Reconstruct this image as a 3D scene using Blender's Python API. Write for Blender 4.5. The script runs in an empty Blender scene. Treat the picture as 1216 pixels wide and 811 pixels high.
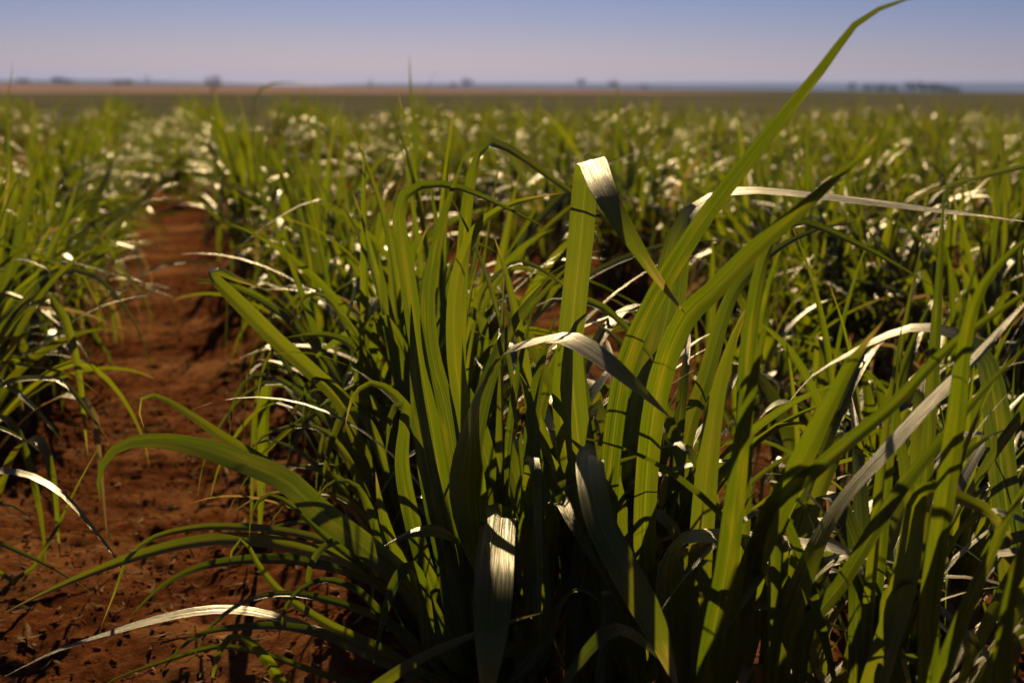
import bpy, math, random
import numpy as np
from mathutils import Matrix, Vector

# ------------------------------------------------------------------ camera
scene = bpy.context.scene
COL = scene.collection
CAM_H = 0.90
PITCH = math.radians(10.12)
ROLL = math.radians(0.5)
LENS = 50.0
FPX = 1216 * LENS / 36.0
SUN_AZ = math.radians(-5)      # left of the view axis (+Y)
SUN_EL = math.radians(30)

cam_data = bpy.data.cameras.new("camera")
cam = bpy.data.objects.new("camera", cam_data)
COL.objects.link(cam)
cam.matrix_world = (Matrix.Translation((0, 0, CAM_H))
                    @ Matrix.Rotation(math.radians(90) - PITCH, 4, 'X')
                    @ Matrix.Rotation(ROLL, 4, 'Z'))
cam_data.lens = LENS
cam_data.sensor_width = 36.0
cam_data.clip_start = 0.05
cam_data.clip_end = 60000
cam_data.dof.use_dof = True
cam_data.dof.focus_distance = 2.02
cam_data.dof.aperture_fstop = 4.2
scene.camera = cam

# ------------------------------------------------------------------ world
world = bpy.data.worlds.new("World")
scene.world = world
world.use_nodes = True
wn = world.node_tree
wn.nodes.clear()
sky = wn.nodes.new("ShaderNodeTexSky")
sky.sky_type = 'NISHITA'
sky.sun_disc = False
sky.sun_elevation = SUN_EL
sky.sun_rotation = SUN_AZ
sky.altitude = 600
sky.air_density = 1.0
sky.dust_density = 0.7
sky.ozone_density = 3.0
bg = wn.nodes.new("ShaderNodeBackground")
bg.inputs["Strength"].default_value = 0.05
wo = wn.nodes.new("ShaderNodeOutputWorld")
tint = wn.nodes.new("ShaderNodeMix")      # dusty air: the whole sky a little more violet
tint.data_type = 'RGBA'; tint.blend_type = 'MULTIPLY'
tint.inputs[0].default_value = 1.0
# a low belt of dust all round the horizon, bluer air above it
tc = wn.nodes.new("ShaderNodeTexCoord")
sp = wn.nodes.new("ShaderNodeSeparateXYZ"); wn.links.new(tc.outputs["Generated"], sp.inputs[0])
mr = wn.nodes.new("ShaderNodeMapRange"); mr.interpolation_type = 'SMOOTHSTEP'
mr.inputs[1].default_value = 0.0; mr.inputs[2].default_value = 0.075
wn.links.new(sp.outputs[2], mr.inputs[0])
belt = wn.nodes.new("ShaderNodeMix"); belt.data_type = 'RGBA'
belt.inputs[6].default_value = (0.565, 0.52, 0.765, 1)
belt.inputs[7].default_value = (0.36, 0.415, 0.74, 1)
wn.links.new(mr.outputs[0], belt.inputs[0])
wn.links.new(belt.outputs[2], tint.inputs[7])
wn.links.new(sky.outputs[0], tint.inputs[6])
wn.links.new(tint.outputs[2], bg.inputs[0])
wn.links.new(bg.outputs[0], wo.inputs[0])

# ------------------------------------------------------------------ sun
sun_data = bpy.data.lights.new("sun", 'SUN')
sun_data.energy = 5.0
sun_data.angle = math.radians(0.5)
sun_data.color = (1.0, 0.82, 0.56)
sun = bpy.data.objects.new("sun", sun_data)
COL.objects.link(sun)
to_sun = Vector((math.sin(SUN_AZ) * math.cos(SUN_EL), math.cos(SUN_AZ) * math.cos(SUN_EL), math.sin(SUN_EL)))
sun.rotation_euler = to_sun.to_track_quat('Z', 'Y').to_euler()
sun.location = to_sun * 50

# ------------------------------------------------------------------ render look
scene.view_settings.view_transform = 'Standard'
scene.view_settings.look = 'None'
scene.view_settings.gamma = 1.0
scene.view_settings.exposure = 0.30
scene.view_settings.use_curve_mapping = False
scene.render.engine = 'CYCLES'
scene.cycles.use_denoising = True
scene.cycles.max_bounces = 12
scene.cycles.diffuse_bounces = 6
scene.cycles.transmission_bounces = 8
scene.cycles.volume_bounces = 0
scene.cycles.sample_clamp_indirect = 4.0

# ------------------------------------------------------------------ helpers
rnd = random.Random(11)
nr = np.random.default_rng(5)

def tag(o, label=None, cat=None, group=None, kind=None):
    if label: o["label"] = label
    if cat: o["category"] = cat
    if group: o["group"] = group
    if kind: o["kind"] = kind
    return o

def empty(name, loc):
    o = bpy.data.objects.new(name, None)
    o.empty_display_size = 0.1
    o.location = loc
    COL.objects.link(o)
    return o

class Buf:
    """collects quad strips / polys with uv, tone and dryness"""
    def __init__(self):
        self.v, self.f, self.uv, self.tone, self.dry, self.n = [], [], [], [], [], 0
    def add(self, verts, faces, uv, tone, dry):
        verts = np.asarray(verts, float)
        self.v.append(verts)
        self.f.extend([tuple(i + self.n for i in f) for f in faces])
        self.uv.append(np.asarray(uv, float))
        self.tone.append(np.full(len(verts), tone))
        self.dry.append(np.full(len(verts), dry))
        self.n += len(verts)
    def mesh(self, name, mat, smooth=True):
        me = bpy.data.meshes.new(name)
        v = np.concatenate(self.v)
        me.from_pydata(v.tolist(), [], self.f)
        uv = np.concatenate(self.uv)
        li = np.empty(len(me.loops), dtype=np.int32)
        me.loops.foreach_get("vertex_index", li)
        ul = me.uv_layers.new(name="UVMap")
        ul.data.foreach_set("uv", uv[li].astype(np.float32).ravel())
        for nm, arr in (("tone", self.tone), ("dry", self.dry)):
            a = me.attributes.new(nm, 'FLOAT', 'POINT')
            a.data.foreach_set("value", np.concatenate(arr).astype(np.float32))
        if smooth:
            me.polygons.foreach_set("use_smooth", np.ones(len(me.polygons), dtype=bool))
        me.materials.append(mat)
        me.update()
        return me

def link(name, me, parent=None, loc=(0, 0, 0)):
    o = bpy.data.objects.new(name, me)
    COL.objects.link(o)
    o.location = loc
    o.parent = parent
    return o

# value noise, numpy
def vnoise(x, y, seed=0):
    xi = np.floor(x).astype(np.int64); yi = np.floor(y).astype(np.int64)
    xf = x - xi; yf = y - yi
    u = xf * xf * (3 - 2 * xf); w = yf * yf * (3 - 2 * yf)
    def h(a, b):
        n = (a * 374761393 + b * 668265263 + seed * 974711) & 0x7fffffff
        n = ((n ^ (n >> 13)) * 1274126177) & 0x7fffffff
        return ((n ^ (n >> 16)) & 0xffff) / 65535.0
    return ((h(xi, yi) * (1 - u) + h(xi + 1, yi) * u) * (1 - w)
            + (h(xi, yi + 1) * (1 - u) + h(xi + 1, yi + 1) * u) * w) - 0.5

# ------------------------------------------------------------------ node materials
def new_mat(name):
    m = bpy.data.materials.new(name)
    m.use_nodes = True
    nt = m.node_tree
    nt.nodes.clear()
    out = nt.nodes.new("ShaderNodeOutputMaterial")
    return m, nt, out

def node(nt, typ, **kw):
    n = nt.nodes.new(typ)
    for k, v in kw.items():
        setattr(n, k, v)
    return n

def math_n(nt, op, a, b=None, clamp=False):
    n = nt.nodes.new("ShaderNodeMath")
    n.operation = op
    n.use_clamp = clamp
    for i, x in enumerate((a, b)):
        if x is None: continue
        if isinstance(x, (int, float)): n.inputs[i].default_value = x
        else: nt.links.new(x, n.inputs[i])
    return n.outputs[0]

def mix_col(nt, fac, a, b, blend='MIX'):
    n = nt.nodes.new("ShaderNodeMix")
    n.data_type = 'RGBA'
    n.blend_type = blend
    n.clamp_factor = True
    for sock, x in ((n.inputs[0], fac), (n.inputs[6], a), (n.inputs[7], b)):
        if isinstance(x, (int, float)): sock.default_value = x
        elif isinstance(x, tuple): sock.default_value = (*x, 1)
        else: nt.links.new(x, sock)
    return n.outputs[2]

def ramp(nt, fac, stops):
    n = nt.nodes.new("ShaderNodeValToRGB")
    e = n.color_ramp.elements
    while len(e) < len(stops): e.new(0.5)
    for i, (p, c) in enumerate(stops):
        e[i].position = p
        e[i].color = (*c, 1) if isinstance(c, tuple) else (c, c, c, 1)
    nt.links.new(fac, n.inputs[0])
    return n.outputs[0]

def leaf_material():
    m, nt, out = new_mat("cane_leaf")
    L = nt.links
    uv = node(nt, "ShaderNodeUVMap"); uv.uv_map = "UVMap"
    sep = node(nt, "ShaderNodeSeparateXYZ"); L.new(uv.outputs[0], sep.inputs[0])
    u, v = sep.outputs[0], sep.outputs[1]
    tone = node(nt, "ShaderNodeAttribute", attribute_name="tone").outputs["Fac"]
    dry = node(nt, "ShaderNodeAttribute", attribute_name="dry").outputs["Fac"]
    # long parallel veins
    comb = node(nt, "ShaderNodeCombineXYZ")
    L.new(math_n(nt, 'MULTIPLY', u, 26.0), comb.inputs[0])
    L.new(math_n(nt, 'MULTIPLY', v, 1.1), comb.inputs[1])
    L.new(math_n(nt, 'MULTIPLY', tone, 57.0), comb.inputs[2])
    st = node(nt, "ShaderNodeTexNoise"); st.inputs["Scale"].default_value = 1.0
    st.inputs["Detail"].default_value = 3.0; st.inputs["Roughness"].default_value = 0.6
    L.new(comb.outputs[0], st.inputs["Vector"])
    veins = math_n(nt, 'ADD', math_n(nt, 'MULTIPLY', math_n(nt, 'SUBTRACT', st.outputs["Fac"], 0.5), 3.0), 0.5, clamp=True)
    # blotches along the blade
    comb2 = node(nt, "ShaderNodeCombineXYZ")
    L.new(math_n(nt, 'MULTIPLY', u, 2.2), comb2.inputs[0])
    L.new(math_n(nt, 'MULTIPLY', v, 9.0), comb2.inputs[1])
    L.new(math_n(nt, 'MULTIPLY', tone, 91.0), comb2.inputs[2])
    bl = node(nt, "ShaderNodeTexNoise"); bl.inputs["Scale"].default_value = 1.0
    L.new(comb2.outputs[0], bl.inputs["Vector"])
    blot = bl.outputs["Fac"]
    du = math_n(nt, 'ABSOLUTE', math_n(nt, 'SUBTRACT', u, 0.5))
    rib = math_n(nt, 'SUBTRACT', 1.0, math_n(nt, 'DIVIDE', du, 0.035), clamp=True)
    rib = math_n(nt, 'MULTIPLY', rib, math_n(nt, 'SUBTRACT', 1.0, v, clamp=True))
    g = ramp(nt, tone, [(0.0, (0.011, 0.024, 0.003)), (0.45, (0.027, 0.046, 0.004)), (1.0, (0.070, 0.085, 0.006))])
    g = mix_col(nt, math_n(nt, 'MULTIPLY', veins, 0.62), g, (0.070, 0.085, 0.007))
    g = mix_col(nt, math_n(nt, 'MULTIPLY', math_n(nt, 'SUBTRACT', blot, 0.52, clamp=True), 2.5, clamp=True), g, (0.095, 0.086, 0.010))
    g = mix_col(nt, math_n(nt, 'MULTIPLY', rib, 0.55), g, (0.17, 0.17, 0.055))
    # small rust spots and dusty flecks
    comb3 = node(nt, "ShaderNodeCombineXYZ")
    L.new(math_n(nt, 'MULTIPLY', u, 7.0), comb3.inputs[0])
    L.new(math_n(nt, 'MULTIPLY', v, 70.0), comb3.inputs[1])
    L.new(math_n(nt, 'MULTIPLY', tone, 33.0), comb3.inputs[2])
    sp = node(nt, "ShaderNodeTexNoise"); sp.inputs["Scale"].default_value = 1.0; sp.inputs["Detail"].default_value = 4.0
    L.new(comb3.outputs[0], sp.inputs["Vector"])
    spot = math_n(nt, 'MULTIPLY', math_n(nt, 'SUBTRACT', sp.outputs["Fac"], 0.66, clamp=True), 12.0, clamp=True)
    g = mix_col(nt, math_n(nt, 'MULTIPLY', spot, 0.7), g, (0.085, 0.045, 0.012))
    # dry tip and dead leaves
    tipm = math_n(nt, 'SUBTRACT', math_n(nt, 'ADD', v, math_n(nt, 'MULTIPLY', blot, 0.12)), 0.985, clamp=True)
    tipm = math_n(nt, 'MULTIPLY', tipm, 14.0, clamp=True)
    dryf = math_n(nt, 'MAXIMUM', math_n(nt, 'MULTIPLY', tipm, math_n(nt, 'MULTIPLY', math_n(nt, 'GREATER_THAN', tone, 0.55), 0.7)), dry)
    straw = mix_col(nt, veins, (0.20, 0.13, 0.065), (0.44, 0.33, 0.19))
    g = mix_col(nt, dryf, g, straw)
    # veins as fine relief
    bump = node(nt, "ShaderNodeBump"); bump.inputs["Strength"].default_value = 0.55
    bump.inputs["Distance"].default_value = 0.002
    L.new(math_n(nt, 'ADD', veins, math_n(nt, 'MULTIPLY', rib, -0.5)), bump.inputs["Height"])
    df = node(nt, "ShaderNodeBsdfDiffuse")
    L.new(g, df.inputs["Color"]); L.new(bump.outputs[0], df.inputs["Normal"])
    tr = node(nt, "ShaderNodeBsdfTranslucent")
    tcol = mix_col(nt, 1.0, g, (3.65, 3.25, 0.65), 'MULTIPLY')
    tcol = mix_col(nt, dryf, tcol, mix_col(nt, 1.0, straw, (0.6, 0.5, 0.35), 'MULTIPLY'))
    L.new(tcol, tr.inputs["Color"])
    body = node(nt, "ShaderNodeMixShader"); body.inputs[0].default_value = 0.5
    L.new(df.outputs[0], body.inputs[1]); L.new(tr.outputs[0], body.inputs[2])
    # waxy skin: Schlick reflectance on both sides of the blade
    lw = node(nt, "ShaderNodeLayerWeight"); lw.inputs["Blend"].default_value = 0.5
    L.new(bump.outputs[0], lw.inputs["Normal"])
    fr = math_n(nt, 'ADD', 0.05, math_n(nt, 'MULTIPLY', math_n(nt, 'POWER', lw.outputs["Facing"], 4.2), 0.60), clamp=True)
    fr = math_n(nt, 'MULTIPLY', fr, math_n(nt, 'ADD', 0.5, math_n(nt, 'MULTIPLY', veins, 0.6)))
    fr = math_n(nt, 'MULTIPLY', fr, math_n(nt, 'SUBTRACT', 1.0, math_n(nt, 'MULTIPLY', dryf, 0.6)))
    gl = node(nt, "ShaderNodeBsdfGlossy")
    gl.inputs["Color"].default_value = (1.0, 0.89, 0.64, 1)
    L.new(math_n(nt, 'ADD', 0.28, math_n(nt, 'MULTIPLY', veins, 0.17)), gl.inputs["Roughness"])
    L.new(bump.outputs[0], gl.inputs["Normal"])
    mx = node(nt, "ShaderNodeMixShader")
    L.new(fr, mx.inputs[0]); L.new(body.outputs[0], mx.inputs[1]); L.new(gl.outputs[0], mx.inputs[2])
    L.new(mx.outputs[0], out.inputs["Surface"])
    return m

def soil_material():
    m, nt, out = new_mat("red_soil")
    L = nt.links
    geo = node(nt, "ShaderNodeNewGeometry")
    def nz(scale, detail=5, rough=0.6):
        n = node(nt, "ShaderNodeTexNoise"); n.inputs["Scale"].default_value = scale
        n.inputs["Detail"].default_value = detail; n.inputs["Roughness"].default_value = rough
        L.new(geo.outputs["Position"], n.inputs["Vector"]); return n.outputs["Fac"]
    a, b, c = nz(2.4, 6, 0.65), nz(26, 8, 0.78), nz(130, 5, 0.75)
    col = ramp(nt, b, [(0.30, (0.045, 0.013, 0.004)), (0.48, (0.155, 0.046, 0.013)), (0.68, (0.29, 0.105, 0.030))])
    col = mix_col(nt, math_n(nt, 'MULTIPLY', math_n(nt, 'SUBTRACT', a, 0.48, clamp=True), 5.0, clamp=True), col, (0.40, 0.165, 0.052))
    col = mix_col(nt, math_n(nt, 'MULTIPLY', math_n(nt, 'SUBTRACT', c, 0.56, clamp=True), 4.0, clamp=True), col, (0.05, 0.020, 0.012))
    bump = node(nt, "ShaderNodeBump"); bump.inputs["Strength"].default_value = 1.0
    bump.inputs["Distance"].default_value = 0.022
    L.new(math_n(nt, 'ADD', b, math_n(nt, 'MULTIPLY', c, 0.45)), bump.inputs["Height"])
    p = node(nt, "ShaderNodeBsdfPrincipled")
    L.new(col, p.inputs["Base Color"]); L.new(bump.outputs[0], p.inputs["Normal"])
    p.inputs["Roughness"].default_value = 1.0
    p.inputs["Specular IOR Level"].default_value = 0.0
    L.new(p.outputs[0], out.inputs["Surface"])
    return m

def noise_material(name, stops, scale, stretch=(1, 1, 1), rough=0.95):
    m, nt, out = new_mat(name)
    L = nt.links
    geo = node(nt, "ShaderNodeNewGeometry")
    mp = node(nt, "ShaderNodeMapping"); mp.inputs["Scale"].default_value = stretch
    L.new(geo.outputs["Position"], mp.inputs["Vector"])
    n = node(nt, "ShaderNodeTexNoise"); n.inputs["Scale"].default_value = scale
    n.inputs["Detail"].default_value = 6
    L.new(mp.outputs[0], n.inputs["Vector"])
    p = node(nt, "ShaderNodeBsdfPrincipled")
    L.new(ramp(nt, n.outputs["Fac"], stops), p.inputs["Base Color"])
    p.inputs["Roughness"].default_value = rough
    p.inputs["Specular IOR Level"].default_value = 0.0
    L.new(p.outputs[0], out.inputs["Surface"])
    return m

def attr_material(name, c0, c1, rough=0.6, trans=0.0):
    m, nt, out = new_mat(name)
    L = nt.links
    t = node(nt, "ShaderNodeAttribute", attribute_name="tone").outputs["Fac"]
    geo = node(nt, "ShaderNodeNewGeometry")
    n = node(nt, "ShaderNodeTexNoise"); n.inputs["Scale"].default_value = 60
    L.new(geo.outputs["Position"], n.inputs["Vector"])
    c = mix_col(nt, t, c0, c1)
    c = mix_col(nt, n.outputs["Fac"], c, tuple(x * 0.55 for x in c0))
    p = node(nt, "ShaderNodeBsdfPrincipled"); L.new(c, p.inputs["Base Color"])
    p.inputs["Roughness"].default_value = rough
    p.inputs["Specular IOR Level"].default_value = 0.3 if rough < 0.6 else 0.0
    L.new(p.outputs[0], out.inputs["Surface"])
    return m

M_LEAF = leaf_material()
M_SOIL = soil_material()
M_STEM = attr_material("cane_stem", (0.10, 0.12, 0.03), (0.20, 0.17, 0.06), 0.45)
M_STRAW = attr_material("dry_straw", (0.12, 0.055, 0.020), (0.46, 0.29, 0.13), 0.9)
M_CLOD = attr_material("soil_clod", (0.15, 0.042, 0.010), (0.30, 0.10, 0.022), 0.95)
M_BARK = attr_material("tree_bark", (0.06, 0.045, 0.035), (0.09, 0.07, 0.05), 0.9)
M_TREE = attr_material("tree_leaves", (0.045, 0.055, 0.025), (0.09, 0.095, 0.045), 0.7)
M_PASTURE = noise_material("pasture", [(0.3, (0.065, 0.062, 0.030)), (0.5, (0.105, 0.096, 0.050)), (0.72, (0.155, 0.128, 0.070))], 0.12, (0.35, 1.6, 1))
M_PLOUGH = noise_material("ploughed_earth", [(0.3, (0.25, 0.155, 0.11)), (0.7, (0.33, 0.22, 0.16))], 0.02)
M_PLAIN = noise_material("plain", [(0.3, (0.075, 0.072, 0.035)), (0.7, (0.13, 0.105, 0.055))], 0.004)
M_HILL = noise_material("hill_scrub", [(0.3, (0.045, 0.05, 0.025)), (0.7, (0.08, 0.075, 0.04))], 0.003)

# ------------------------------------------------------------------ picture <-> place
MW = np.array(cam.matrix_world)
def unproject(px, py, depth):
    c = np.array([(px - 608) / FPX * depth, -(py - 405.5) / FPX * depth, -depth, 1.0])
    return (MW @ c)[:3]
MWI = np.linalg.inv(MW)
def project(p):
    c = MWI @ np.append(p, 1.0)
    d = -c[2]
    return 608 + c[0] / d * FPX, 405.5 - c[1] / d * FPX, d

ROW_ANG = math.radians(14.2)
ROW_D = np.array([-math.sin(ROW_ANG), math.cos(ROW_ANG)])
ROW_N = np.array([math.cos(ROW_ANG), math.sin(ROW_ANG)])
SPACING = 1.42
ROW1 = 0.66

def ground_z(x, y):
    x = np.asarray(x, float); y = np.asarray(y, float)
    off = x * ROW_N[0] + y * ROW_N[1]
    s = x * ROW_D[0] + y * ROW_D[1]
    r = np.hypot(x, y)
    fade = np.clip((40 - r) / 20, 0, 1)
    z = 0.030 * np.cos(2 * math.pi * (off - ROW1) / SPACING) - 0.03
    z = z + 0.035 * vnoise(x * 2.1, y * 2.1, 1) + 0.022 * vnoise(x * 6.5, y * 6.5, 2)
    fine = np.clip((9 - r) / 4, 0, 1)
    z = z + fine * (0.024 * np.abs(vnoise(x * 13, y * 13, 3)) + 0.016 * vnoise(x * 31, y * 31, 4) + 0.016 * np.abs(vnoise(x * 58, y * 58, 6)))
    return z * fade

def ground_hit(px, py):
    """where the sight line through a picture point meets the flat field"""
    o = MW[:3, 3]; d = unproject(px, py, 1.0) - o
    t = (0.0 - o[2]) / d[2]
    p = o + d * t
    return np.array([p[0], p[1], float(ground_z(p[0], p[1]))]), t

# ------------------------------------------------------------------ the ground
def axis(near_lo, near_hi, step, far):
    a = list(np.arange(near_lo, near_hi + 1e-6, step))
    s, x = step, near_hi
    while x < far:
        s *= 1.35; x += s; a.append(min(x, far))
    s, x = step, near_lo
    while x > -far:
        s *= 1.35; x -= s; a.insert(0, max(x, -far))
    return np.array(a)

def build_ground():
    xs = axis(-1.9, 2.2, 0.0125, 11000)
    ys = axis(1.5, 7.0, 0.0150, 11000)
    X, Y = np.meshgrid(xs, ys)
    Z = ground_z(X, Y)
    nx, ny = len(xs), len(ys)
    v = np.stack([X.ravel(), Y.ravel(), Z.ravel()], 1)
    i = np.arange(nx - 1)[None, :] + np.arange(ny - 1)[:, None] * nx
    f = np.stack([i, i + 1, i + 1 + nx, i + nx], -1).reshape(-1, 4)
    me = bpy.data.meshes.new("ground")
    me.from_pydata(v.tolist(), [], f.tolist())
    me.polygons.foreach_set("use_smooth", np.ones(len(me.polygons), dtype=bool))
    me.materials.append(M_SOIL)
    tag(link("ground", me), "red brown bare soil of the cane field", None, None, "structure")
build_ground()

def sheet(name, poly, z, mat, label):
    me = bpy.data.meshes.new(name)
    me.from_pydata([(x, y, z) for x, y in poly], [], [tuple(range(len(poly)))])
    me.materials.append(mat)
    tag(link(name, me), label, None, None, "structure")

def edge_y(x):
    return 23.0 - 0.10 * x
sheet("plain", [(-10900, 120), (10900, 120), (10900, 10900), (-10900, 10900)], 0.01, M_PLAIN, "flat dry plain reaching the horizon")
sheet("pasture", [(-900, edge_y(-900) - 60), (0, edge_y(0) + 3), (900, edge_y(900) + 95), (900, 420), (200, 420), (20, 230), (-44, 119), (-900, 60)], 0.03, M_PASTURE,
      "dull grey green field beyond the cane rows")
sheet("ploughed_field", [(-900, 59), (-45, 118), (18, 228), (60, 300), (30, 900), (-900, 1500)], 0.05, M_PLOUGH, "bare reddish brown ploughed field on the skyline")

# ------------------------------------------------------------------ leaves
def blade_profile(v, base=0.5, taper=0.5, power=1.5):
    w = np.minimum(1.0, base + (1 - base) * np.clip(v / 0.28, 0, 1) ** 0.8)
    t = np.clip((v - taper) / (1 - taper), 0, 1)
    return w * (1 - t ** power) + 0.015

def resample(pts, n):
    pts = np.asarray(pts, float)
    seg = np.linalg.norm(np.diff(pts, axis=0), axis=1)
    # centripetal Catmull-Rom through the points
    P = np.vstack([2 * pts[0] - pts[1], pts, 2 * pts[-1] - pts[-2]])
    k = np.concatenate([[0], np.cumsum(np.sqrt(np.linalg.norm(np.diff(P, axis=0), axis=1)) + 1e-5)])
    dense = []
    for i in range(1, len(P) - 2):
        t0, t1, t2, t3 = k[i - 1], k[i], k[i + 1], k[i + 2]
        t = np.linspace(t1, t2, 14, endpoint=False)[:, None]
        p0, p1, p2, p3 = P[i - 1], P[i], P[i + 1], P[i + 2]
        a1 = (t1 - t) / (t1 - t0) * p0 + (t - t0) / (t1 - t0) * p1
        a2 = (t2 - t) / (t2 - t1) * p1 + (t - t1) / (t2 - t1) * p2
        a3 = (t3 - t) / (t3 - t2) * p2 + (t - t2) / (t3 - t2) * p3
        b1 = (t2 - t) / (t2 - t0) * a1 + (t - t0) / (t2 - t0) * a2
        b2 = (t3 - t) / (t3 - t1) * a2 + (t - t1) / (t3 - t1) * a3
        dense.append((t2 - t) / (t2 - t1) * b1 + (t - t1) / (t2 - t1) * b2)
    dense.append(pts[-1:])
    D = np.vstack(dense)
    s = np.concatenate([[0], np.cumsum(np.linalg.norm(np.diff(D, axis=0), axis=1))])
    q = np.linspace(0, s[-1], n)
    return np.stack([np.interp(q, s, D[:, j]) for j in range(3)], 1), s[-1]

def norm_rows(a):
    return a / np.maximum(np.linalg.norm(a, axis=1, keepdims=True), 1e-9)

def ribbon(C, side, half, cols, cup, ripple, phase):
    """a blade: centre line, width direction, half widths -> verts, quads, uv"""
    n = len(C)
    T = norm_rows(np.gradient(C, axis=0))
    side = side - (side * T).sum(1, keepdims=True) * T
    side = norm_rows(side)
    N = np.cross(side, T)
    us = np.linspace(-1, 1, cols)
    v = np.linspace(0, 1, n)
    V = np.empty((n, cols, 3)); UV = np.empty((n, cols, 2))
    for j, u in enumerate(us):
        lift = cup * abs(u) * half + ripple * half * u * np.sin(phase + v * 17 + (0.8 if u > 0 else 0)) * (abs(u) > 0.6)
        V[:, j] = C + side * (half * u)[:, None] + N * lift[:, None]
        UV[:, j, 0] = (u + 1) / 2; UV[:, j, 1] = v
    F = [(i * cols + j, i * cols + j + 1, (i + 1) * cols + j + 1, (i + 1) * cols + j)
         for i in range(n - 1) for j in range(cols - 1)]
    return V.reshape(-1, 3), F, UV.reshape(-1, 2)

def grown_leaf(r, base, az, L, e0, bend, power, width, n, cols, kink=0.0, kpos=0.6, twist=0.0, drift=0.0, kpow=26):
    """centre line of a leaf that rises at e0 and bows over by bend"""
    t = (np.arange(n) + 0.5) / n
    e = e0 - bend * t ** power - kink / (1 + np.exp(-(t - kpos) * kpow))
    e = np.maximum(e, -math.radians(86))
    a = az + drift * t ** 1.5
    step = L / n
    d = np.stack([np.cos(e) * np.sin(a), np.cos(e) * np.cos(a), np.sin(e)], 1) * step
    C = np.vstack([[0, 0, 0], np.cumsum(d, axis=0)]) + base
    tt = np.linspace(0, 1, n + 1)
    aa = az + drift * tt ** 1.5
    horiz = np.stack([np.cos(aa), -np.sin(aa), np.zeros(n + 1)], 1)
    T = norm_rows(np.gradient(C, axis=0))
    up = np.cross(horiz, T)
    tw = (twist * tt)[:, None]
    side = horiz * np.cos(tw) + up * np.sin(tw)
    half = width * 0.5 * blade_profile(tt, 0.45, r.uniform(0.4, 0.6), r.uniform(1.3, 1.9))
    return C, side, half

def shoot_leaves(r, base, lean_az, lean, scale, n, cols, count=None, spear=True):
    """list of (verts, faces, uv, tone, dry) for one shoot rooted at base, plus its stem axis"""
    H = r.uniform(0.10, 0.22) * scale
    stem_dir = np.array([math.sin(lean_az) * lean, math.cos(lean_az) * lean, 1.0])
    stem_dir /= np.linalg.norm(stem_dir)
    top = base + stem_dir * H
    out = []
    k = count or r.randint(5, 7)
    plane = r.uniform(0, math.tau)
    for i in range(k):
        f = i / max(1, k - 1)                    # 0 outer/lowest, 1 innermost
        p = base + stem_dir * H * (0.08 + 0.92 * f)
        az = plane + (i % 2) * math.pi + r.gauss(0, 0.35)
        # outward lean pulls the plane of the leaf
        vx = math.sin(az) + 0.75 * lean * 2.0 * math.sin(lean_az) + 0.36
        vy = math.cos(az) + 0.75 * lean * 2.0 * math.cos(lean_az)
        az = math.atan2(vx, vy)
        L = scale * r.uniform(0.50, 0.74) * (0.78 + 0.32 * math.sin(math.pi * min(1, 0.25 + f * 0.75)))
        e0 = math.radians(r.uniform(52, 70) + 17 * f)
        bend = math.radians(r.uniform(50, 125) * (1 - f) + r.uniform(8, 85) * f)
        kink = math.radians(r.uniform(60, 140)) if r.random() < 0.55 else 0
        w = scale * r.uniform(0.016, 0.032) * (0.8 + 0.25 * f)
        C, side, half = grown_leaf(r, p, az, L, e0, bend, r.uniform(1.4, 2.6), w, n, cols, kink, r.uniform(0.42, 0.75),
                                   r.gauss(0, 0.7), r.gauss(0, 0.35), r.uniform(25, 60))
        gz = 0.012
        C[:, 2] = np.maximum(C[:, 2], base[2] + gz)
        dry = 0.0
        if f < 0.35 and r.random() < 0.26: dry = r.uniform(0.75, 1.0)
        V, F, UV = ribbon(C, side, half, cols, r.uniform(0.10, 0.38), 0.05, r.uniform(0, 6))
        out.append((V, F, UV, r.random(), dry))
    if spear:
        az = lean_az + r.gauss(0, 0.6)
        L = scale * r.uniform(0.45, 0.72)
        C, side, half = grown_leaf(r, top - stem_dir * 0.02, az, L, math.radians(r.uniform(80, 89)), math.radians(r.uniform(3, 35)),
                                   2.0, scale * r.uniform(0.016, 0.026), n, cols, 0, 0.6, r.gauss(0, 0.9), 0)
        V, F, UV = ribbon(C, side, half, cols, r.uniform(0.5, 0.9), 0.02, 0)
        out.append((V, F, UV, r.random(), 0.0))
    return out, top

def stem_geo(a, b, r0, r1, sides=6):
    a = np.asarray(a, float); b = np.asarray(b, float)
    d = b - a; L = np.linalg.norm(d); d = d / L
    x = np.cross(d, [0, 1, 0.01]); x /= np.linalg.norm(x); y = np.cross(d, x)
    V, UV = [], []
    rings = 4
    for i in range(rings):
        t = i / (rings - 1)
        rr = r0 + (r1 - r0) * t
        rr *= 1.12 if i in (1,) else 1.0
        for k in range(sides):
            an = math.tau * k / sides
            V.append(a + d * L * t + (x * math.cos(an) + y * math.sin(an) * 0.8) * rr)
            UV.append((k / sides, t))
    F = [(i * sides + k, i * sides + (k + 1) % sides, (i + 1) * sides + (k + 1) % sides, (i + 1) * sides + k)
         for i in range(rings - 1) for k in range(sides)]
    F.append(tuple(range((rings - 1) * sides, rings * sides)))
    return V, F, UV

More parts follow.
